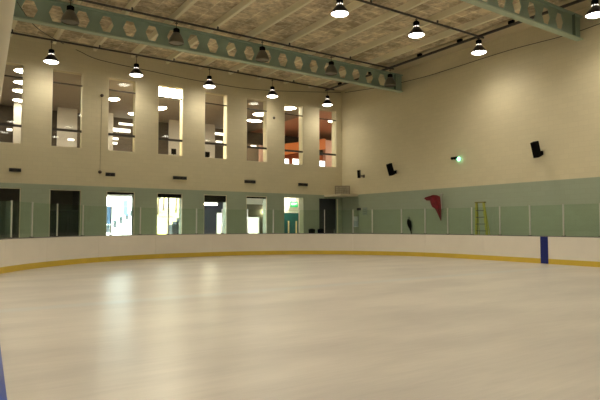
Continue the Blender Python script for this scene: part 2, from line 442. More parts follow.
# lighting conduits
ZK = 10.5
def conduit(y, label):
    t = thing('lighting_conduit', label, 'conduit', (10, y, ZK), 'dark conduits carrying the lamps')
    MB().tube([(XL, y, ZK), (21.1, y, ZK)], .048, 8).build('pipe', DARK, t)
    for i, x in enumerate(xs):
        if i % 2 == 0: MB().box(x-.03, y-.03, ZK+.03, x+.03, y+.03, 10.662).build('hanger', DARK, t)
    return t
RA, RB, RC, RD, RE, RF = 27.6, 22.0, 15.9, 10.5, 4.6, -2.0
conduit(RB, 'dark conduit beside the long green beam carrying the unlit lamps')
conduit(RC, 'dark conduit carrying the three big lit lamps at top centre')
conduit(RD, 'dark conduit carrying the lit lamp at the right photo edge')
conduit(RE, 'dark conduit over the near ice, next towards the viewpoint')
conduit(RF, 'dark conduit over the end behind the viewpoint')
conduit(RA, 'dark conduit carrying the row of lit lamps along the window wall')

# ------------------------------------------------------------------ high bay lamps (local z=0 at the lamp mouth)
def lamp_proto(lit, loc, label, group, drop):
    t = thing('high_bay_lamp', label, 'ceiling lamp', loc, group)
    o = Vector(loc)
    T = Matrix.Translation(o)
    def mk(): return MB()
    if lit:
        prof = [(.345, 0), (.335, .05), (.30, .12), (.22, .22), (.16, .30), (.13, .335)]
        sh = MB().lathe(prof + [(p[0]-.012, p[1]-.004) for p in prof[::-1]], M=T).build('lamp_shade', SHADE, t, True)
        MB().lathe([(.001, -.075), (.12, -.068), (.22, -.045), (.30, -.01), (.328, .025)], M=T).build('diffuser', LITDISC, sh, True)
        b = MB().lathe([(.10, .335), (.115, .345), (.115, .40), (.10, .405)], M=T, cap0=True, cap1=True); nk = b.build('ballast_neck', SHADE, t, True)
        b = MB()
        for k in range(8):
            a = R(22.5+45*k); M = T @ Matrix.Rotation(a, 4, 'Z'); b.box(.112, -.018, .36, .120, .018, .388, M)
        b.build('glowing_vent', STRIPLIT, nk)
        MB().lathe([(.12, .405), (.135, .43), (.135, .56), (.11, .60), (.05, .62)], M=T, cap0=True, cap1=True).build('ballast_housing', BLACK, t, True)
    else:
        prof = [(.325, 0), (.33, .06), (.30, .18), (.235, .32), (.17, .42), (.135, .46)]
        sh = MB().lathe(prof + [(p[0]-.012, p[1]-.004) for p in prof[::-1]], M=T).build('lamp_shade', GREYGL, t, True)
        MB().lathe([(.001, .02), (.17, .022), (.312, .03)], M=T).build('diffuser', GREYGL, sh, True)
        MB().lathe([(.135, .46), (.14, .48), (.14, .62), (.11, .65), (.05, .67)], M=T, cap0=True, cap1=True).build('ballast_housing', BLACK, t, True)
    if lit:
        ld = bpy.data.lights.new('lamp_beam', 'SPOT'); ld.energy = SPOT * (.45 if group == 'lit lamps along the window wall' else 1); ld.spot_size = R(152); ld.spot_blend = 1.0; ld.shadow_soft_size = .28; ld.color = (1, .92, .76)
        lo_ = bpy.data.objects.new('lamp_beam', ld); COL.objects.link(lo_); lo_.parent = t; lo_.location = (0, 0, -.1)
    zz = .61 if lit else .66
    b = MB().tube([o+Vector((0, 0, zz)), o+Vector((0, 0, drop-.046))], .014, 6); b.build('hanging_rod', DARK, t)
    b = MB().box(-.045, -.045, drop-.12, .045, .045, drop-.09, T); b.build('hook_bracket', DARK, t)
    return t
LX = [4.15*k for k in range(6)]
ZA, ZM = 9.36, 9.48
def xs_lab(k): return ORD[k]
# row A along window wall
labA = {1: 'lit high bay lamp left of the second tall window, leftmost near the window wall', 2: 'lit high bay lamp hanging in front of the top of the third tall window',
        3: 'lit high bay lamp by the top of the fifth tall window', 4: 'lit high bay lamp between the sixth and seventh tall windows', 5: 'lit high bay lamp above the last tall window by the corner'}
LAX = [onY(RA, *q) for q in ((51.2, 63.6), (136.3, 75.6), (209.3, 86.5), (272.3, 96.2), (327.3, 103.7))]; ZA = sum(q.z for q in LAX)/5
pA = None
for k in range(1, 6):
    x = LX[k]+.12; loc = (LAX[k-1].x, RA, ZA)
    if pA is None: pA = lamp_proto(True, loc, labA[k], 'lit lamps along the window wall', ZK-ZA)
    else: dup(pA, loc, labA[k])
for k in (0, -1, -2): dup(pA, (4.15*k+.12, RA, ZA), 'lit high bay lamp near the window wall left of the photo, %s beyond the edge' % ORD[-k])
# row B unlit
labB = ['unlit grey bell lamp at far left under the green beam', 'unlit grey bell lamp second from left along the green beam', 'unlit grey bell lamp at the middle of the green beam',
        'unlit grey bell lamp right of the middle of the green beam', 'unlit grey bell lamp at the right end of the green beam']
LBX = [onY(RB, *q) for q in ((70.2, 24), (176.3, 43), (262.3, 60), (331.3, 73), (390.2, 86))]; ZB = sum(q.z for q in LBX)/5
pB = None
for k in range(1, 6):
    loc = (LBX[k-1].x, RB, ZB)
    if pB is None: pB = lamp_proto(False, loc, labB[k-1], 'unlit lamps along the green beam', ZK-ZB)
    else: dup(pB, loc, labB[k-1])
# rows C, D and nearer ones
labC = {3: 'lit high bay lamp cut by the top edge, leftmost of the big three', 4: 'lit high bay lamp at top, middle of the big three', 5: 'lit high bay lamp nearest the right wall, lowest of the big three'}
ZM = 9.72
pC = None
for k in (3, 4, 5, 2, 1, 0, -1, -2):
    loc = (LX[k] if k >= 0 else 4.15*k, RC, ZM)
    lab = labC.get(k) or 'lit high bay lamp left of the big three, %s beyond the top edge' % ORD[2-k]
    if pC is None: pC = lamp_proto(True, loc, lab, 'large lit lamps over the ice', ZK-ZM)
    else: dup(pC, loc, lab)
for k in (5, 4, 3, 2, 1, 0, -1, -2):
    dup(pC, (4.15*k, RD, ZM), 'lit high bay lamp at the right edge of the photo, near the top' if k == 5 else 'lit high bay lamp above the frame, %s left of the right edge lamp' % ORD[4-k])
for k in (4, 3, 2, 1, 0, -1, -2):
    dup(pC, (4.15*k, RE, ZM), 'lit high bay lamp over the near ice above the viewpoint, %s from the right' % ORD[4-k])
    if k % 2: dup(pC, (4.15*k, RF, ZM), 'lit high bay lamp over the end behind the viewpoint, %s from the right' % ORD[(3-k)//2])

# cables
def cat(pts, sub=6):
    P_ = [Vector(p) for p in pts]; out = []
    for i in range(len(P_)-1):
        p0, p1, p2, p3 = P_[max(i-1, 0)], P_[i], P_[i+1], P_[min(i+2, len(P_)-1)]
        for j in range(sub):
            t = j/sub; out.append(.5*((2*p1)+(p2-p0)*t+(2*p0-5*p1+4*p2-p3)*t*t+(3*p1-p0-3*p2+p3)*t**3))
    out.append(P_[-1]); return out
c1 = [onY(22.25, 17, 2), onY(24.6, 36, 27), onY(YW-.12, 62, 43), onY(YW-.06, 80, 51.5)] + [onY(YW-.025, *q) for q in ((100, 60), (150, 71), (205, 82), (262, 90), (341, 92.5))]
o = MB().tube(cat(c1), .016, 6).build('hanging_cable', DARK, None, True); tag(o, 'thin dark cable sagging from the green beam along the window wall top', 'cable')
c2 = [onX(XR-.025, *q) for q in ((345, 92.5), (380, 87), (420, 78), (450, 69), (510, 50), (567, 35), (599, 24), (640, 10))]
o = MB().tube(cat(c2), .016, 6).build('hanging_cable', DARK, None, True); tag(o, 'thin dark cable running along the upper right wall', 'cable')

# ------------------------------------------------------------------ windows
def frame_window(n, x, z0, z1, bars, blind=None, col=FRAME, yr=YW+.02, fcol=CREAMP):
    t = bpy.data.objects.new('window_%d' % n, None); COL.objects.link(t); t.location = (x+WW/2, yr, z0); t['kind'] = 'structure'
    f = .035
    b = MB().box(x, yr, z0, x+f, yr+.07, z1).box(x+WW-f, yr, z0, x+WW, yr+.07, z1).box(x+f, yr, z1-f, x+WW-f, yr+.07, z1).box(x+f, yr, z0, x+WW-f, yr+.07, z0+f)
    b.build('window_frame', fcol, t)
    for zb, h in bars: MB().box(x+f, yr-.005, zb-h/2, x+WW-f, yr+.06, zb+h/2).build('window_bar', col, t)
    MB().box(x+f, yr+.03, z0+f, x+WW-f, yr+.042, z1-f).build('window_pane', PANE, t)
    if blind: MB().box(x+.01, yr+.08, z1-blind, x+WW-.01, yr+.13, z1-.005).build('roller_blind', BLACK, t)
    return t
for i, x in enumerate(wx):
    frame_window(i+1, x, WZ0, WZ1, [(8.74, .06), (6.38, .12)])
bl = [None, None, .16, .25, .42, .13, None]
LIGHTF = mat('white_window_frame', (.7, .7, .66), .5)
for i in range(6):
    frame_window(9+i, wx[i], 0.0, DZ1, [] if i in (2, 3) else [], bl[i], FRAME if i < 2 else LIGHTF)
# opening seven has glazed double doors beyond it; opening eight is a dark door
x = wx[7]
d = bpy.data.objects.new('door_1', None); COL.objects.link(d); d.location = (x+WW/2, YW+.15, 0); d['kind'] = 'structure'
MB().box(x+.06, YW+.15, 0, x+WW-.06, YW+.20, DZ1-.06).build('door_leaf', DOORD, d)
MB().box(x, YW+.13, 0, x+.06, YW+.22, DZ1).box(x+WW-.06, YW+.13, 0, x+WW, YW+.22, DZ1).box(x+.06, YW+.13, DZ1-.06, x+WW-.06, YW+.22, DZ1).build('door_frame', DOORD, d)
MB().tube([(x+WW-.14, YW+.12, 1.0), (x+WW-.14, YW+.12, 1.3)], .012).build('door_handle', ALU, d)
o = MB().box(x+WW+.0, YW-.03, 0, x+WW+.07, YW-.001, DZ1).build('trim_3', CREAMP); struct(o)

# wall vents under the tall windows
vp = [((9, 168), (21, 172)), ((105.5, 172.5), (115, 176.5)), ((173, 176), (186.5, 179.8)), ((244.5, 180), (255.3, 183.5)), ((298.3, 183), (307.5, 186.3))]
vl = ['between the first and second tall windows', 'below the third tall window', 'below the fourth tall window', 'below the sixth tall window', 'below the seventh tall window']
for (p0, p1), l in zip(vp, vl):
    a, b = onY(YW, *p0), onY(YW, *p1); x0, x1, z1, z0 = a.x, b.x, a.z, b.z
    t = thing('wall_vent', 'dark louvred wall vent ' + l, 'vent', ((x0+x1)/2, YW, z0), 'dark vents above the green band')
    m_ = (x0+x1)/2
    MB().box(x0, YW-.02, z0, x1, YW-.001, z1).build('backing', BLACK, t)
    MB().box(x0, YW-.045, z0, x0+.025, YW-.02, z1).box(x1-.025, YW-.045, z0, x1, YW-.02, z1).box(m_-.02, YW-.045, z0, m_+.02, YW-.02, z1)\
        .box(x0, YW-.045, z1-.025, x1, YW-.02, z1).box(x0, YW-.045, z0, x1, YW-.02, z0+.025).build('frame', FRAME, t)
    sl = MB()
    for q in range(3):
        zq = z0+.045+q*(z1-z0-.06)/3; sl.box(x0+.03, YW-.04, zq, x1-.03, YW-.021, zq+.02)
    sl.build('louvre_slats', DARK, t)
# sensors with conduit
t = thing('wall_sensor', 'pair of small dark sensors joined by a thin conduit, left of the third tall window', 'sensor', onY(YW, 101, 172))
a, b = onY(YW-.03, 102, 95.5), onY(YW-.03, 100, 172)
MB().tube([(a.x, YW-.015, a.z), (b.x, YW-.015, b.z)], .009, 6).build('conduit', mat('conduit_brown', (.30, .25, .17), .5), t)
for q in (a, b):
    MB().lathe([(.02, -.001), (.085, .0), (.085, .05), (.05, .09), (.01, .1)], M=Matrix.Translation((q.x, YW-.002, q.z)) @ Matrix.Rotation(R(90), 4, 'X'), n=16, cap0=True, cap1=True).build('sensor_head', mat('sensor_brown', (.06, .04, .03), .5), t, True)
q = onY(YW, 273.7, 118)
t = thing('wall_sensor', 'single small dark sensor on the wall between sixth and seventh tall windows', 'sensor', (q.x, YW, q.z))
MB().lathe([(.02, -.001), (.08, .0), (.08, .05), (.05, .09), (.01, .1)], M=Matrix.Translation((q.x, YW-.002, q.z)) @ Matrix.Rotation(R(90), 4, 'X'), n=16, cap0=True, cap1=True).build('sensor_head', MATS['sensor_brown'], t, True)
MB().box(q.x-.05, YW-.012, q.z-.05, q.x+.05, YW-.001, q.z+.05).build('back_plate', FRAME, t)

# ------------------------------------------------------------------ upper floor rooms behind the tall windows
UY0, UY1, UX0, UX1, UZ0, UZ1 = YW+TH, 40.0, -4.0, 32.0, 4.9, 9.55
struct(MB().box(UX0, UY0, UZ0-.25, UX1, UY1, UZ0).build('floor_upper', ROOMF))
struct(MB().box(UX0, UY0, UZ1, 21.5, UY1, UZ1+.15).build('ceiling_upper', ROOMC))
struct(MB().box(21.5, UY0, UZ1, UX1, UY1, UZ1+.15).build('ceiling_upper_orange', mat('orange_room_ceiling', (.80, .48, .34), .8)))  # orange light bounce is put into the colour of this ceiling part
struct(MB().box(UX0, UY1, UZ0, UX1, UY1+.2, UZ1+.15).build('wall_upper_back', ROOMD))
struct(MB().box(UX0-.2, UY0, UZ0, UX0, UY1, UZ1+.15).build('wall_upper_left', ROOMD))
struct(MB().box(UX1, UY0, UZ0, UX1+.2, UY1, UZ1+.15).build('wall_upper_right', PINK))
struct(MB().box(XR+.3, UY0-.2, UZ0, UX1, UY0, UZ1+.15).build('wall_upper_front', PINK))
struct(MB().box(UX0, UY0, WZ1+.02, UX1, UY0+.05, UZ1).build('trim_4', ROOMD))
parts_ = [(13, 27, ROOMW), (57, 77, ROOMW), (105, 113, ROOMW), (169, 185, ROOMW), (200, 215, ROOMW)]
for j, (a, b, m_) in enumerate(parts_):
    xa, xb = onY(38.6, a, 140).x, onY(38.6, b, 140).x
    struct(MB().box(xa, 38.6, UZ0, xb, 38.75, UZ1).build('wall_partition_%s' % 'abcdef'[j], m_))
# orange and pink walls seen through the last two windows
xa = onY(37, 279, 140).x; xb = onY(37, 325.5, 140).x
struct(MB().box(xa, 37, UZ0, xb, 37.15, 7.6).build('wall_terracotta', TERRA))
xp = onY(36.6, 325.5, 140).x
struct(MB().box(xb, 37, UZ0, xb+.6, 37.15, 7.6).build('wall_terracotta_end', TERRA))
xb = onY(36.2, 325.5, 140).x
struct(MB().box(xp, 36.6, UZ0, UX1, 36.99, 8.9).build('wall_pink', PINK))
# sloping orange bulkhead band over the terracotta wall
b = MB(); z0, z1 = 7.2, 8.3
P8 = [(xa, 36.2, 7.25), (xb, 36.2, 8.05), (xb, 36.9, 8.05), (xa, 36.9, 7.25), (xa, 36.2, 8.15), (xb, 36.2, 8.95), (xb, 36.9, 8.95), (xa, 36.9, 8.15)]
v = [b.bm.verts.new(p) for p in P8]
for f in ((0,3,2,1),(4,5,6,7),(0,1,5,4),(1,2,6,5),(2,3,7,6),(3,0,4,7)): b.bm.faces.new([v[i] for i in f])
struct(b.build('trim_5', ORANGE))
xa = onY(38.2, 259.5, 140).x; xb = onY(38.2, 270, 140).x
struct(MB().box(xa, 38.2, UZ0, xb+1, 38.35, 8.2).build('wall_partition_g', PINK))
xa = onY(38.6, 244, 140).x; xb = onY(38.6, 259, 140).x
struct(MB().box(xa, 38.6, UZ0, xb, 38.75, 8.3).build('wall_partition_h', mat('brown_panel', (.22, .17, .11), .6)))

# ceiling lights of the upper rooms
def oval_light(x, y, rx, ry, label, z=UZ1, m_=ROOMLIT, grp='round ceiling lights upstairs'):
    t = thing('ceiling_light', label, 'ceiling light', (x, y, z-.09), grp)
    S = Matrix.Translation((x, y, z)) @ Matrix.Diagonal((rx, ry, 1, 1))
    MB().lathe([(.96, -.05), (1.0, -.05), (1.0, 0), (.96, 0)], M=S, n=28).build('rim', WHITE, t, True)
    MB().lathe([(.001, -.09), (.5, -.085), (.8, -.07), (.95, -.045)], M=S, n=28).build('diffuser', m_, t, True)
for j, (px, py, rx, ry) in enumerate([(23, 71.5, .42, .42), (23.5, 83, .5, .42), (22.5, 91.5, .55, .42), (22, 101, .55, .4)]):
    q = onZ(UZ1-.06, px, py); oval_light(q.x, q.y, rx, ry, ['nearest', 'second', 'third', 'farthest'][j] + ' of four lit ceiling lights stacked in the leftmost tall window')
for px, py, rx, ry, l in [(114, 99.5, .34, .5, 'left one of the two lit ceiling discs in the third tall window'), (133.5, 114, .36, .5, 'right one of the two lit ceiling discs in the third tall window'),
                          (161, 108.5, .36, .6, 'small lit ceiling light at left of the fourth tall window'), (260.5, 114.5, .55, .6, 'upper of the two lit ceiling lights in the sixth tall window'),
                          (254.5, 121, .62, .45, 'lower of the two lit ceiling lights in the sixth tall window'), (289, 108.5, .5, .5, 'lit ceiling light at top of the seventh tall window')]:
    q = onZ(UZ1-.06, px, py); oval_light(q.x, q.y, rx, ry, l)
q = onZ(UZ1-.06, 159.5, 96.5); q2 = onZ(UZ1-.06, 183, 87.5)
for j, (x_, y_) in enumerate([(24.5, 32.0), (28.5, 34.0)]):  # unseen lights added to brighten the terracotta and pink walls
    oval_light(x_, y_, .5, .5, ['round lit ceiling light over the terracotta wall upstairs, out of sight', 'round lit ceiling light by the pink wall upstairs, out of sight', 'round lit ceiling light upstairs behind the pier after the second tall window', 'round lit ceiling light upstairs behind the pier after the fifth tall window'][j])
t = thing('ceiling_light', 'wide bright light panel at top of the fourth tall window', 'ceiling light', (q.x+.9, (q.y+q2.y)/2, UZ1-.08))
MB().box(q.x-1.2, q.y, UZ1-.08, q2.x+.8, q2.y, UZ1-.055).build('diffuser', ROOMLIT, t)
MB().box(q.x-1.23, q.y-.03, UZ1-.055, q2.x+.83, q2.y+.03, UZ1).build('housing', WHITE, t)
# strip lights low at the back of the upper rooms
def strip(px0, px1, py, y, h, label):
    a, b = onY(y, px0, py), onY(y, px1, py)
    t = thing('strip_light', label, 'strip light', ((a.x+b.x)/2, y, a.z), 'lit strip lights at the back upstairs')
    MB().box(a.x, y-.05, a.z-h/2, b.x, y, a.z+h/2).build('diffuser', STRIPLIT, t)
    MB().box(a.x-.03, y, a.z-h/2-.03, b.x+.03, y+.06, a.z+h/2+.03).build('housing', WHITE, t)
strip(113, 130, 129.5, 39.945, .22, 'bright strip light across the middle of the third tall window')
strip(119, 133, 123.5, 39.945, .12, 'faint upper strip light in the third tall window')
strip(112.5, 118, 138.5, 39.945, .13, 'short strip light low at left of the third tall window')
strip(112.5, 117, 143, 39.945, .13, 'lowest short strip light at left of the third tall window')
strip(215, 225, 133.5, 39.945, .16, 'strip light at right of the fifth tall window')
strip(216, 222, 141.5, 39.945, .1, 'small lower strip light at right of the fifth tall window')
strip(7, 12, 129.5, 39.945, .12, 'small strip light low in the leftmost tall window')
strip(251, 256, 146, 38.545, .10, 'small glowing light low in the sixth tall window')
strip(68, 74, 139.5, 38.545, .08, 'short pale strip light low in the second tall window')
# small dark monitors on the upstairs sills, white boxes, table
def monitor(px, py, label, y=YW+.85):
    a = onY(y, px, py)
    zb = UZ0
    t = thing('small_monitor', label, 'monitor', (a.x, y, zb))
    MB().box(a.x-.14, y-.02, a.z-.16, a.x+.14, y+.03, a.z+.16).build('screen', BLACK, t)
    MB().box(a.x-.02, y+.03, zb+.02, a.x+.02, y+.06, a.z).build('stand', BLACK, t)
    MB().box(a.x-.12, y-.08, zb, a.x+.12, y+.1, zb+.02).build('base', BLACK, t)
monitor(173.8, 151.5, 'small black monitor behind the bottom of the fourth tall window')
monitor(207.5, 154.5, 'small black monitor behind the bottom of the fifth tall window')
PAPER = mat('white_card', (.85, .83, .8), .7, emit=None)
def wboard(px0, px1, py0, py1, y, label):
    a, b = onY(y, px0, py0), onY(y, px1, py1)
    t = thing('white_notice_board', label, 'notice board', ((a.x+b.x)/2, y, b.z))
    MB().box(a.x, y-.03, b.z, b.x, y, a.z).build('lit_face', mat_emit('backlit_white', (1, .97, .95), 1.6) if 'backlit_white' not in bpy.data.materials else bpy.data.materials['backlit_white'], t)  # brightness of the white face put in as its own glow
    MB().box(a.x-.03, y, UZ0, b.x+.03, y+.04, a.z+.03).build('stand_panel', WHITE, t)
wboard(284.5, 288.5, 159, 165, 31.5, 'small bright white panel at bottom left of the seventh tall window')
wboard(293, 299, 159, 166, 31.5, 'small bright white panel at bottom right of the seventh tall window')
wboard(319.5, 324.5, 161, 167.5, 31.5, 'small bright white panel at bottom of the last tall window')

# ------------------------------------------------------------------ ground floor rooms behind the green band
GY1, GZ1 = 35.0, 3.75
struct(MB().box(-4, UY0, -.3, 30, GY1, -.02).build('floor_foyer', CONCRETE))
struct(MB().box(-4, UY0, GZ1, 30, GY1+.3, GZ1+.2).build('ceiling_foyer', WHITE))
struct(MB().box(-4.2, UY0, -.02, -4, GY1, GZ1).build('wall_store_left', NAVY))
struct(MB().box(-4, GY1, -.02, 6.5, GY1+.3, GZ1).build('wall_store_back', mat('store_wall', (.20, .20, .19), .8)))
oval_light(-.6, 33.2, .35, .35, 'dim ceiling disc in the dark store room at far left, out of sight', GZ1, STRIPLIT, None)  # unseen light added to lift the store room out of black
struct(MB().box(6.5, UY0, -.02, 6.6, GY1+.3, GZ1).build('wall_store_side', NAVY))
# store room contents: dark counter behind opening two, pale locker behind opening one
a = onY(31.5, 49, 210)
t = thing('service_counter', 'dark counter standing behind the second ground floor opening', 'counter', (5.4, 31.5, -.02))
MB().box(4.2, 31.2, -.02, 6.45, 31.8, a.z-.05).build('counter_body', DOORD, t)
MB().box(4.15, 31.15, a.z-.05, 6.48, 31.85, a.z).build('counter_top', mat('counter_top_grey', (.12, .13, .13), .4), t)
a, b = onY(33, 1, 201), onY(33, 10, 233)
t = thing('metal_locker', 'pale green locker seen through the leftmost ground floor opening', 'locker', ((a.x+b.x)/2, 33.2, -.02))
LK = mat('locker_green', (.30, .38, .32), .5)
MB().box(a.x, 33, -.02, b.x, 33.5, a.z).build('carcass', LK, t)
MB().box(a.x+.03, 32.975, .05, (a.x+b.x)/2-.01, 33, a.z-.04).build('door', LK, t); MB().box((a.x+b.x)/2+.01, 32.975, .05, b.x-.03, 33, a.z-.04).build('door', LK, t)
# foyer back wall with glazing openings
g0, g1 = 8.0, 14.3
pxd = [(216.7, 224.2), (247.5, 260.3)]
d0 = [(onY(GY1, a, 220).x, onY(GY1, b, 220).x) for a, b in pxd]; dz = onY(GY1, 220, 212.5).z; dz2 = onY(GY1, 254, 216.7).z
w = MB(); w.box(6.6, GY1, -.02, g0, GY1+.3, GZ1); w.box(g0, GY1, 3.45, g1, GY1+.3, GZ1)
struct(w.build('wall_foyer_glazed', WHITE))
w = MB(); w.box(g1, GY1, -.02, d0[0][0], GY1+.3, GZ1); w.box(d0[0][0], GY1, dz, d0[0][1], GY1+.3, GZ1); w.box(d0[0][1], GY1, -.02, 17.8, GY1+.3, GZ1)
struct(w.build('wall_foyer_navy', NAVY))
w = MB(); w.box(17.8, GY1, -.02, d0[1][0], GY1+.3, GZ1); w.box(d0[1][0], GY1, dz2, d0[1][1], GY1+.3, GZ1); w.box(d0[1][1], GY1, -.02, 30, GY1+.3, GZ1)
struct(w.build('wall_foyer_olive', OLIVE))
struct(MB().box(29.8, UY0, -.02, 30, GY1, GZ1).build('wall_foyer_end', OLIVE))
struct(MB().box(XR+.3, UY0-.2, -.02, 30, UY0, GZ1).build('wall_foyer_front', OLIVE))
# foyer glazing
t = bpy.data.objects.new('window_16', None); COL.objects.link(t); t.location = ((g0+g1)/2, GY1+.1, 0); t['kind'] = 'structure'
xm = onY(GY1, 169, 215).x
fr = MB()
for x in (g0, xm-.05, g1-.1, 10.9): fr.box(x, GY1+.08, 0, x+.1, GY1+.2, 3.45)
fr.build('window_frame', FRAME, t)
MB().box(g0+.1, GY1+.13, .02, g1-.1, GY1+.142, 3.43).build('window_pane', PANE, t)
for j, ((a, b), h) in enumerate(zip(d0, (dz, dz2))):
    t = bpy.data.objects.new('door_%d' % (2+j), None); COL.objects.link(t); t.location = ((a+b)/2, GY1+.1, 0); t['kind'] = 'structure'
    MB().box(a, GY1+.1, 0, a+.06, GY1+.16, h).box(b-.06, GY1+.1, 0, b, GY1+.16, h).box(a+.06, GY1+.1, h-.06, b-.06, GY1+.16, h).build('door_frame', WHITE, t)
    MB().box(a+.06, GY1+.12, .01, b-.06, GY1+.135, h-.06).build('door_pane', PANE, t)
# pale bulkhead over the olive end
a, b = onY(33, 246, 199), onY(33, 268, 204.5)
struct(MB().box(a.x-.6, 33, b.z, b.x+.6, 33.3, GZ1).build('trim_6', WHITE))
q = onY(GY1-.1, 264, 212)
t = thing('wall_lamp', 'small glowing wall lamp seen through the sixth ground floor opening', 'lamp', (q.x, GY1, q.z))
MB().lathe([(.01, -.12), (.10, -.08), (.13, 0), (.10, .08), (.01, .12)], c=(q.x, GY1-.16, q.z), n=16).build('globe', ROOMLIT, t, True)
MB().box(q.x-.05, GY1-.06, q.z-.05, q.x+.05, GY1-.001, q.z+.05).build('bracket', BRASS, t)
q = onY(33, 211, 204.3)
t = thing('strip_light', 'lit strip light under the foyer ceiling in the fifth ground floor opening', 'strip light', (q.x, 33, q.z))
MB().box(q.x-.55, 32.9, q.z-.05, q.x+.4, 33.1, q.z+.06).build('diffuser', ROOMLIT, t); MB().box(q.x-.58, 32.88, q.z+.06, q.x+.43, 33.12, GZ1+.004).build('housing', WHITE, t)
for j, x_ in enumerate((9.2, 11.9, 14.7)):  # unseen lights added in place of foyer daylight on the reveals
    oval_light(x_, 30.4, .42, .42, 'round foyer ceiling light just behind the pier %s of the fourth ground floor opening' % ('left', 'right')[j] if j < 2 else 'round foyer ceiling light behind the pier right of the fifth ground floor opening', GZ1, ROOMLIT, None)
# lobby with double doors behind opening seven
lx0, lx1, ly = 17.92, 22.4, 30.6
struct(MB().box(lx0-.1, UY0, -.02, lx0, ly+.15, GZ1).build('wall_lobby_left', WHITE))
zt = onY(ly, 293, 213).z
xa, xb = onY(ly, 283.5, 220).x, onY(ly, 304, 220).x
w = MB().box(lx0, ly, zt, lx1, ly+.15, GZ1).box(lx0, ly, -.02, xa, ly+.15, zt).box(xb, ly, -.02, lx1, ly+.15, zt)
struct(w.build('wall_lobby', WHITE))
struct(MB().box(lx1, UY0, -.02, lx1+.1, ly+.15, GZ1).build('wall_lobby_right', WHITE))
t = bpy.data.objects.new('door_4', None); COL.objects.link(t); t.location = ((xa+xb)/2, ly+.05, 0); t['kind'] = 'structure'
xm = onY(ly, 293, 220).x
MB().box(xa, ly+.03, 0, xm-.006, ly+.08, zt).build('door_leaf', TEAL, t); MB().box(xm+.006, ly+.03, 0, xb, ly+.08, zt).build('door_leaf', TEAL, t)
for px in (288.3, 296):
    a = onY(ly, px, 222)
    MB().box(a.x-.05, ly-.05, .75, a.x+.05, ly-.02, onY(ly, px, 221).z).build('pull_plate', BRASS, t)
# exit sign: green plate with white lettering
q = onY(ly-.2, 294, 204.2); hw, hh = .30, .19
t = thing('exit_sign', 'green lit EXIT sign above the teal double doors', 'exit sign', (q.x, ly-.2, q.z))
SGR = mat('exit_sign_green', (.02, .30, .09), .4, emit=(.02, .32, .10), estr=.2)
MB().box(q.x-hw, ly-.22, q.z-hh, q.x+hw, ly-.18, q.z+hh).build('sign_plate', SGR, t)
MB().tube([(q.x-.2, ly-.2, q.z+hh), (q.x-.2, ly-.2, GZ1)], .01, 6).tube([(q.x+.2, ly-.2, q.z+hh), (q.x+.2, ly-.2, GZ1)], .01, 6).build('hanger', DARK, t)
fc = bpy.data.curves.new('exit_text', 'FONT'); fc.body = 'EXIT'; fc.size = .21; fc.align_x = 'CENTER'; fc.align_y = 'CENTER'; fc.extrude = .004
fo = bpy.data.objects.new('exit_text', fc); COL.objects.link(fo)
dg = bpy.context.evaluated_depsgraph_get(); me = bpy.data.meshes.new_from_object(fo.evaluated_get(dg)); bpy.data.objects.remove(fo)
me.materials.clear(); me.materials.append(mat('exit_sign_white', (.85, .9, .85), .4, emit=(.8, .9, .8), estr=.5))
lo = bpy.data.objects.new('lettering', me); COL.objects.link(lo); lo.parent = t; lo.location = (0, -.026, 0); lo.rotation_euler = (R(90), 0, 0)
oval_light(19.4, 29.9, .4, .4, 'lit ceiling disc in the lobby in front of the teal double doors', GZ1, ROOMLIT, None)

# ------------------------------------------------------------------ outside beyond the foyer
PAVE = mat('sunlit_paving', (.72, .71, .68), .8, var=.06, vscale=.6)
GRASS = mat('sunlit_grass', (.26, .22, .04), .9, var=.25, vscale=.8)
struct(MB().box(-10, GY1+.3, -.3, 60, 40, -.05).build('ground_paving', PAVE))
def slope(x0, x1, m_, name):
    b = MB(); yy = [40, 46, 58.5, 95]; zz = [-.05, 1.0, 2.55, 8.2]
    e0 = (lambda y: x0) if x0 < 0 else (lambda y: .315*y)
    e1 = (lambda y: .315*y) if x0 < 0 else (lambda y: x1)
    for i in range(3):
        a, c = yy[i], yy[i+1]
        b.face([(e0(a), a, zz[i]), (e1(a), a, zz[i]), (e1(c), c, zz[i+1]), (e0(c), c, zz[i+1])])
        b.face([(e0(a), a, zz[i]-.5), (e0(c), c, zz[i+1]-.5), (e1(c), c, zz[i+1]-.5), (e1(a), a, zz[i]-.5)])
    struct(b.build(name, m_))
slope(-10, 18.4, PAVE, 'ground_bank_paved'); slope(18.4, 60, GRASS, 'ground_bank_grass')
struct(MB().box(17.4, 43.0, -.05, 31, 43.3, 4.3).build('wall_garden', mat('garden_render', (.85, .85, .88), .8)))
def zbank(y):
    yy = [40, 46, 58.5, 95]; zz = [-.05, 1.0, 2.55, 8.2]
    if y <= 40: return -.05
    for i in range(3):
        if y <= yy[i+1]: return zz[i]+(zz[i+1]-zz[i])*(y-yy[i])/(yy[i+1]-yy[i])
    return zz[-1]
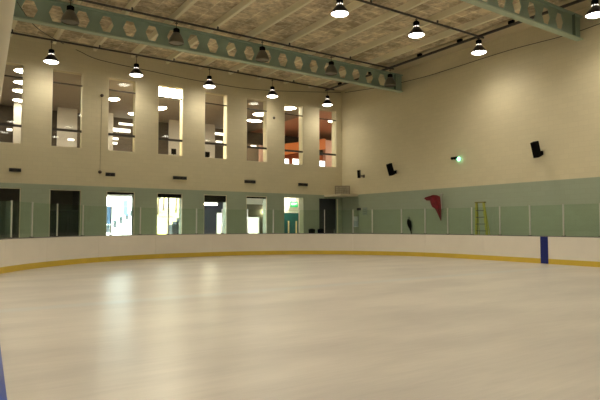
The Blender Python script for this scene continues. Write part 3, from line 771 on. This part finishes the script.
# round shrubs in dark tubs, a row climbing the paved bank
TUB = mat('dark_tub', (.03, .035, .05), .5); BUSH = mat('tub_shrub', (.06, .09, .10), .8, var=.4, vscale=6)
prng = random.Random(5)
for j, (px, py, y) in enumerate([(108.5, 226.6, 46), (115, 223.4, 49), (121, 220.2, 52.2), (127, 217.0, 55.3), (131.5, 213.6, 58.5)]):
    q = onY(y, px, py); zb = zbank(y)
    t = thing('potted_shrub', ['nearest', 'second', 'third', 'fourth', 'farthest'][j] + ' potted shrub of the climbing row seen through the brightest opening', 'potted plant', (q.x, y, zb), 'potted shrubs on the bank outside')
    MB().lathe([(.14, -.1), (.17, .05), (.2, .3), (.22, .32), (.17, .33), (.16, .28)], c=(q.x, y, zb), n=16, cap0=True, cap1=True).build('tub', TUB, t, True)
    b = MB()
    for i in range(140):
        d = Vector([prng.gauss(0, 1) for _ in range(3)]).normalized(); p = Vector((q.x, y, zb+.48))+d*.2*prng.uniform(.6, 1.05)
        a = d.orthogonal().normalized(); c = d.cross(a); b.face([p+a*.06, p+c*.045+d*.02, p-a*.06, p-c*.045+d*.02])
    b.build('foliage', BUSH, t)
# blue banner by the bank
a, b = onY(44, 123.5, 200), onY(44, 127.5, 215.5)
t = thing('blue_banner', 'tall pale blue banner standing outside behind the bright opening', 'banner', ((a.x+b.x)/2, 44, .6))
BB = mat('banner_blue', (.22, .38, .72), .6)
MB().box(a.x, 43.98, b.z, b.x, 44.0, a.z).build('banner_cloth', BB, t); MB().tube([(a.x-.02, 44, .6), (a.x-.02, 44, a.z+.1)], .025, 8).build('banner_pole', ALU, t)
a, b = onY(38.2, 104, 206), onY(38.2, 111.8, 224)
t = thing('blue_panel_screen', 'pale blue screen panel at left of the bright opening outside', 'screen', ((a.x+b.x)/2, 38.2, -.05))
MB().box(a.x-.5, 38.15, b.z, b.x, 38.2, a.z).build('panel', BB, t); MB().box(b.x-.06, 38.2, -.05, b.x, 38.26, a.z).build('post', ALU, t); MB().box(a.x-.5, 38.2, -.05, a.x-.44, 38.26, a.z).build('post', ALU, t)
# trees and a clipped hedge
LEAF = mat('foliage', (.035, .05, .02), .8, var=.4, vscale=1.5); LEAFD = mat('hedge_dark', (.010, .012, .018), .8, var=.3, vscale=2); BARK = mat('bark', (.1, .07, .05), .9)
def crown(mb, c, r, n, rng):
    for i in range(n):
        while True:
            p = Vector([rng.uniform(-1, 1) for _ in range(3)])
            if .3 < p.length < 1: break
        p = Vector(c)+Vector((p.x*r[0], p.y*r[1], p.z*r[2])); s = rng.uniform(.12, .26)*r[0]
        a = Vector([rng.uniform(-1, 1) for _ in range(3)]).normalized(); b = a.orthogonal().normalized()
        mb.face([p+a*s, p+b*s*.6, p-a*s, p-b*s*.6])
rng = random.Random(8)
for j, (px, y, h) in enumerate([(158, 60, 4.6), (163.5, 64, 5.2), (176, 62, 5.4), (182, 58, 4.4)]):
    q = onY(y, px, 205); zb = zbank(y)
    t = thing('tree', ['leftmost', 'second', 'third', 'rightmost'][j]+' leafy tree on the grass bank outside the fourth ground floor opening', 'tree', (q.x, y, zb), 'trees on the bank outside')
    MB().tube([(q.x, y, zb-.2), (q.x+.1, y, zb+h*.6)], .14, 8, r1=.06).build('trunk', BARK, t)
    b = MB(); crown(b, (q.x, y, zb+h*.72), (1.1, 1.1, h*.33), 260, rng); b.build('foliage', LEAF, t)
a, b = onY(42, 170.5, 221), onY(42, 183, 233)
t = thing('hedge', 'dark clipped hedge rising in steps outside the fourth ground floor opening', 'hedge', ((a.x+b.x)/2, 42, -.05))
w_ = b.x-a.x; hb = MB()
for i, py in enumerate((224.5, 221.5, 218)):
    hb.box(a.x+w_*i/3, 41.6, -.05, a.x+w_*(i+1)/3+(.6 if i == 2 else 0), 42.6, onY(42, 176, py).z)
hb.build('clipped_foliage', LEAFD, t)
for i in range(3): MB().tube([(a.x+w_*(i+.5)/3, 42.1, -.05), (a.x+w_*(i+.5)/3, 42.1, .4)], .05, 8).build('stem', BARK, t)

# ------------------------------------------------------------------ corner canopy, box on it
struct(MB().box(21.1, 26.95, 3.48, XR, YW, 3.60).build('trim_7', CREAMP))
t = thing('mesh_box', 'grey mesh fronted box sitting on the cream corner ledge', 'box', (22.0, 27.85, 3.60))
MX = Matrix.Translation((21.98, 27.85, 3.60)) @ Matrix.Rotation(R(-42), 4, 'Z')
GM = mat('box_grey', (.50, .45, .33), .6); GMD = mat('box_wire', (.30, .265, .19), .6)
MB().box(-.47, -.12, .03, .47, .2, .56, MX).build('casing', GM, t)
fb = MB()
for bx in ((-.5, -.17, 0, -.45, -.12, .6), (.45, -.17, 0, .5, -.12, .6), (-.45, -.17, 0, .45, -.12, .06), (-.45, -.17, .55, .45, -.12, .6)): fb.box(*bx, MX)
fb.build('frame', GMD, t)
gb = MB(); rg = random.Random(3)
for i in range(7):
    x0 = -.42+i*.12; p0 = MX @ Vector((x0, -.14, .07)); p1 = MX @ Vector((x0+rg.uniform(-.1, .15), -.14, .54)); gb.tube([p0, p1], .013, 5)
for i in range(3):
    p0 = MX @ Vector((-.44, -.143, .16+.13*i)); p1 = MX @ Vector((.44, -.143, .16+.13*i+rg.uniform(-.05, .05))); gb.tube([p0, p1], .010, 5)
gb.build('wire_mesh', GMD, t)

# ------------------------------------------------------------------ right wall fittings
def speaker(px, py, label, tilt=-20, yaw=0, body=BLACK, s=1.0):
    q = onX(XR-.42, px, py)
    t = thing('wall_speaker', label, 'speaker', (XR, q.y, q.z), 'loudspeakers on the right wall')
    M = Matrix.Translation(q) @ Matrix.Rotation(R(yaw), 4, 'Z') @ Matrix.Rotation(R(tilt), 4, 'Y') @ Matrix.Scale(s, 4)
    b = MB().box(-.14, -.13, -.36, .14, .13, .36, M); cab = b.build('cabinet', body, t, bevel=.02)
    MB().box(-.152, -.11, -.33, -.1405, .11, .33, M).build('grille', BLACK, cab)
    a = M @ Vector((.14, 0, -.16)); 
    MB().tube([a, (XR-.03, q.y, a.z-.03)], .045, 8).build('bracket_arm', body, t)
    MB().box(XR-.03, q.y-.09, a.z-.13, XR-.001, q.y+.09, a.z+.07).build('wall_plate', body, t)
speaker(390.5, 169.5, 'black tilted loudspeaker at the middle of the right wall')
speaker(536, 149.5, 'black tilted loudspeaker high at the right end of the wall')
speaker(359, 174, 'small brown loudspeaker beside the corner above the ledge', tilt=-12, yaw=35, body=mat('speaker_brown', (.13, .10, .065), .6), s=.72)
a, b = onX(XR, 452.5, 156.5), onX(XR, 463.5, 160.5); cy = (a.y+b.y)/2; cz = (a.z+b.z)/2
t = thing('emergency_light', 'small dark emergency light with a glowing green lamp on the right wall', 'emergency light', (XR, cy, cz))
MB().box(XR-.10, cy-.02, cz-.02, XR-.001, cy+.36, cz+.10).build('housing', BLACK, t)
for dy in (.26, .10):
    MB().lathe([(.03, -.06), (.075, .02), (.08, .05)], M=Matrix.Translation((XR-.13, cy+dy, cz+.03)) @ Matrix.Rotation(R(-110), 4, 'Y'), n=16, cap0=True, cap1=True).build('spot_head', BLACK, t, True)
MB().lathe([(.01, -.11), (.07, -.08), (.10, 0), (.07, .08), (.01, .11)], c=(XR-.10, cy-.13, cz-.05), n=16).build('green_lamp', mat_emit('green_glow', (.25, 1, .55), 1.7), t, True)
MB().box(XR-.05, cy-.2, cz-.1, XR-.001, cy-.06, cz+.02).build('lamp_base', BLACK, t)

# red flag hung on the wall
q = onX(XR-.25, 434, 195.5); pb = onX(XR-.11, 441, 194.5)
t = thing('red_flag', 'dark red flag drooping from a short pole on the green wall', 'flag', (XR, q.y, q.z))
RED = mat('red_cloth', (.20, .008, .014), .8, var=.25, vscale=5)
def fp(px, py, off): return onX(XR-.25+off, px, py)
MB().tube([fp(441, 193.5, .14), fp(441.6, 209, .10)], .018, 8).build('pole', ALU, t)
MB().box(pb.x, pb.y-.03, pb.z-.03, XR-.001, pb.y+.03, pb.z+.03).build('bracket', ALU, t)
b = MB(); L_ = [(424, 198.5), (426.5, 200.6), (430, 200.6), (430.8, 204), (432.3, 207), (435, 208.6), (437, 212.5), (439, 217), (440.8, 221)]
Rr = [(425.5, 197.2), (429, 196.2), (433, 194.8), (437, 195.2), (439.8, 196.5), (440.4, 201), (440.8, 206), (441.2, 213), (441.2, 220)]
NU = 12; front = []; back = []
for i, (l, r_) in enumerate(zip(L_, Rr)):
    fr_, bk_ = [], []
    for u in range(NU+1):
        f = u/NU; px = l[0]+(r_[0]-l[0])*f; py = l[1]+(r_[1]-l[1])*f
        off = .07*math.sin(f*9+i*.5)*min(1, i/2+.3)
        fr_.append(b.bm.verts.new(fp(px, py, off))); bk_.append(b.bm.verts.new(fp(px, py, off)+Vector((.012, 0, 0))))
    front.append(fr_); back.append(bk_)
for G in (front, back):
    for i in range(len(G)-1):
        for u in range(NU): b.bm.faces.new((G[i][u], G[i][u+1], G[i+1][u+1], G[i+1][u]))
for i in range(len(front)-1):
    for u in (0, NU): b.bm.faces.new((front[i][u], front[i+1][u], back[i+1][u], back[i][u]))
for u in range(NU):
    b.bm.faces.new((front[0][u], front[0][u+1], back[0][u+1], back[0][u])); b.bm.faces.new((front[-1][u], front[-1][u+1], back[-1][u+1], back[-1][u]))
b.build('cloth', RED, t, True)

# step ladder in the side passage
YEL = mat('ladder_yellow_green', (.36, .36, .05), .45); RUNG = mat('ladder_rung', (.13, .13, .10), .5)
ly_ = 17.0; lx = 21.75
zt = onX(lx, 480, 202.5).z
yl0, yr0 = onX(lx, 487.2, 233).y, onX(lx, 477.2, 233).y
yl1, yr1 = onX(lx, 483.6, 203).y, onX(lx, 476.5, 203).y
t = thing('step_ladder', 'yellow green step ladder standing in the side passage behind the glass', 'ladder', (lx, (yl0+yr0)/2, -.02))
sp = (yr0-yl0); yc = (yl0+yr0)/2
def lerp(a, b, f): return a+(b-a)*f
ylb, yrb = lerp(yl1, yl0, 2.05), lerp(yr1, yr0, 2.05)
for nm, ya, yb_ in (('side_rail', ylb, yl1), ('side_rail', yrb, yr1)):
    b = MB(); 
    for sgn in (0,):
        P0 = Vector((lx-.12, ya, 0)); P1 = Vector((lx, yb_, zt)); d = .055
        vs = [b.bm.verts.new(p+Vector(o_)) for p in (P0, P1) for o_ in ((-.03, -d, -.02), (.03, -d, -.02), (.03, d, -.02), (-.03, d, -.02))]
        for f in ((0,3,2,1),(4,5,6,7),(0,1,5,4),(1,2,6,5),(2,3,7,6),(3,0,4,7)): b.bm.faces.new([vs[i] for i in f])
    b.build(nm, YEL, t)
for ya, yb_ in ((ylb, yl1), (yrb, yr1)):
    MB().tube([(lx+.24, ya, 0), (lx+.06, yb_, zt-.1)], .022, 8).build('rear_leg', YEL, t)
for i in range(1, 8):
    f = i/8.2; ya, yb_ = lerp(ylb, yl1, f), lerp(yrb, yr1, f); xx = lerp(lx-.12, lx, f)
    MB().box(xx-.04, ya, zt*f-.02, xx+.06, yb_, zt*f+.02).build('step', RUNG, t)
MB().box(lx-.08, yl1-.05, zt-.02, lx+.12, yr1+.05, zt+.03).build('top_cap', mat('ladder_cap', (.2, .17, .03), .5), t)

# notices and small things on the green walls
def plate(px0, py0, px1, py1, name, label, cat_, m_, th=.02, extra=None):
    a, b = onX(XR, px0, py0), onX(XR, px1, py1)
    t = thing(name, label, cat_, (XR, (a.y+b.y)/2, b.z))
    MB().box(XR-th, b.y, b.z, XR+.003, a.y, a.z).build('board', m_, t)
    return t, a, b
t, a, b = plate(353.8, 216.5, 358.3, 227, 'paper_notice', 'pale blue white paper notice on the green wall near the corner', 'notice', mat('notice_paper', (.62, .68, .72), .6))
MB().box(XR-.024, b.y+.04, b.z+.05, XR-.0205, a.y-.04, a.z-.3).build('print', mat('notice_print', (.42, .50, .58), .6), t)
t, a, b = plate(357, 208, 361, 210.3, 'wall_sign', 'small dark sign on the green wall above the paper notice', 'sign', DOORD)
t, a, b = plate(362.7, 207.6, 367.2, 215, 'wall_sign', 'small grey green notice plate beside the dark sign', 'sign', mat('sign_grey', (.27, .33, .29), .5))
for k in range(3):
    z = a.z-.1-.14*k; MB().box(XR-.023, b.y+.05, z-.03, XR-.0205, a.y-.05, z).build('printed_bar', mat('sign_bar', (.14, .18, .15), .5), t)
# black bag hanging on hook
q0 = onX(XR-.12, 409.5, 219.5)
t = thing('hanging_bag', 'black drawstring bag hanging from a hook on the green wall', 'bag', (XR, q0.y, q0.z))
prof = [(408.2, 219.2, .05), (409, 221, .13), (409.3, 223.5, .15), (409.8, 226, .13), (410.4, 228.5, .08), (411, 231, .05), (411.6, 234, .04)]
b = MB(); rings = []
for px, py, r_ in prof:
    c = onX(XR-.16, px, py); rings.append([b.bm.verts.new(c+Vector((.7*r_*math.cos(2*math.pi*k/14), r_*math.sin(2*math.pi*k/14), 0))) for k in range(14)])
for A, B in zip(rings, rings[1:]):
    for k in range(14): b.bm.faces.new((A[k], A[(k+1) % 14], B[(k+1) % 14], B[k]))
b.bm.faces.new(rings[0]); b.bm.faces.new(rings[-1][::-1]); b.build('bag_body', BLACK, t, True)
MB().tube([(XR-.001, q0.y, q0.z+.16), (XR-.17, q0.y, q0.z+.16), (XR-.17, q0.y, q0.z+.2)], .012, 6).build('hook', ALU, t)
MB().tube([(XR-.16, q0.y-.03, q0.z-.01), (XR-.165, q0.y, q0.z+.175), (XR-.16, q0.y+.03, q0.z-.01)], .009, 6).build('drawstring', BLACK, t)
# two black bins by the last door
for px, l in ((311.8, 'left'), (320.8, 'right')):
    q = onY(28.2, px, 229)
    t = thing('waste_bin', l+' one of two black bins standing below the window wall near the corner', 'bin', (q.x, 28.2, -.02), 'black bins beside the corner door')
    MB().lathe([(.17, 0), (.21, q.z-.07)], c=(q.x, 28.2, -.02), n=20, cap0=True, cap1=True).build('bin_body', BLACK, t, True)
    MB().lathe([(.225, 0), (.225, .04), (.15, .1), (.02, .12)], c=(q.x, 28.2, q.z-.09), n=20, cap0=True, cap1=True).build('lid', BLACK, t, True)

# leaning cream column just left of the viewpoint
t = thing('leaning_column', 'cream painted round column leaning in at the upper left edge', 'column', (-.36, 2.6, -.02))
e0, e1 = onY(2.6, 2, 92), onY(2.6, 16, 0); sl = (e1.x-e0.x)/(e1.z-e0.z); rad = .17
def cxz(z): return e0.x+(z-e0.z)*sl-rad*1.01
MB().tube([(cxz(-.02), 2.6, -.02), (cxz(ZC), 2.6, ZC)], rad, 28).build('shaft', CREAMP, t, True)
MB().lathe([(.30, 0), (.30, .03), (.2, .05)], c=(cxz(.0)-.0, 2.6, -.02), n=24, cap0=True, cap1=True).build('base_plate', DARK, t, True)

# ------------------------------------------------------------------ light: lamps above emit; daylight outside
W = bpy.data.worlds.new('daylight'); SC.world = W; W.use_nodes = True
nt = W.node_tree; bg = nt.nodes['Background']; bg.inputs[0].default_value = (.80, .90, 1.0, 1); bg.inputs[1].default_value = 4.2
sun = bpy.data.lights.new('sun', 'SUN'); sun.energy = 12.0; sun.angle = R(1); sun.color = (1, .96, .88)
so = bpy.data.objects.new('sun', sun); COL.objects.link(so); so.rotation_euler = (R(33), 0, R(84))
v = SC.view_settings; v.view_transform = 'Standard'; v.look = 'None'; v.gamma = 1; v.exposure = 1.7; v.use_curve_mapping = False
SC.cycles.max_bounces = 10; SC.cycles.diffuse_bounces = 5; SC.cycles.transparent_max_bounces = 16
SC.cycles.sample_clamp_indirect = 6
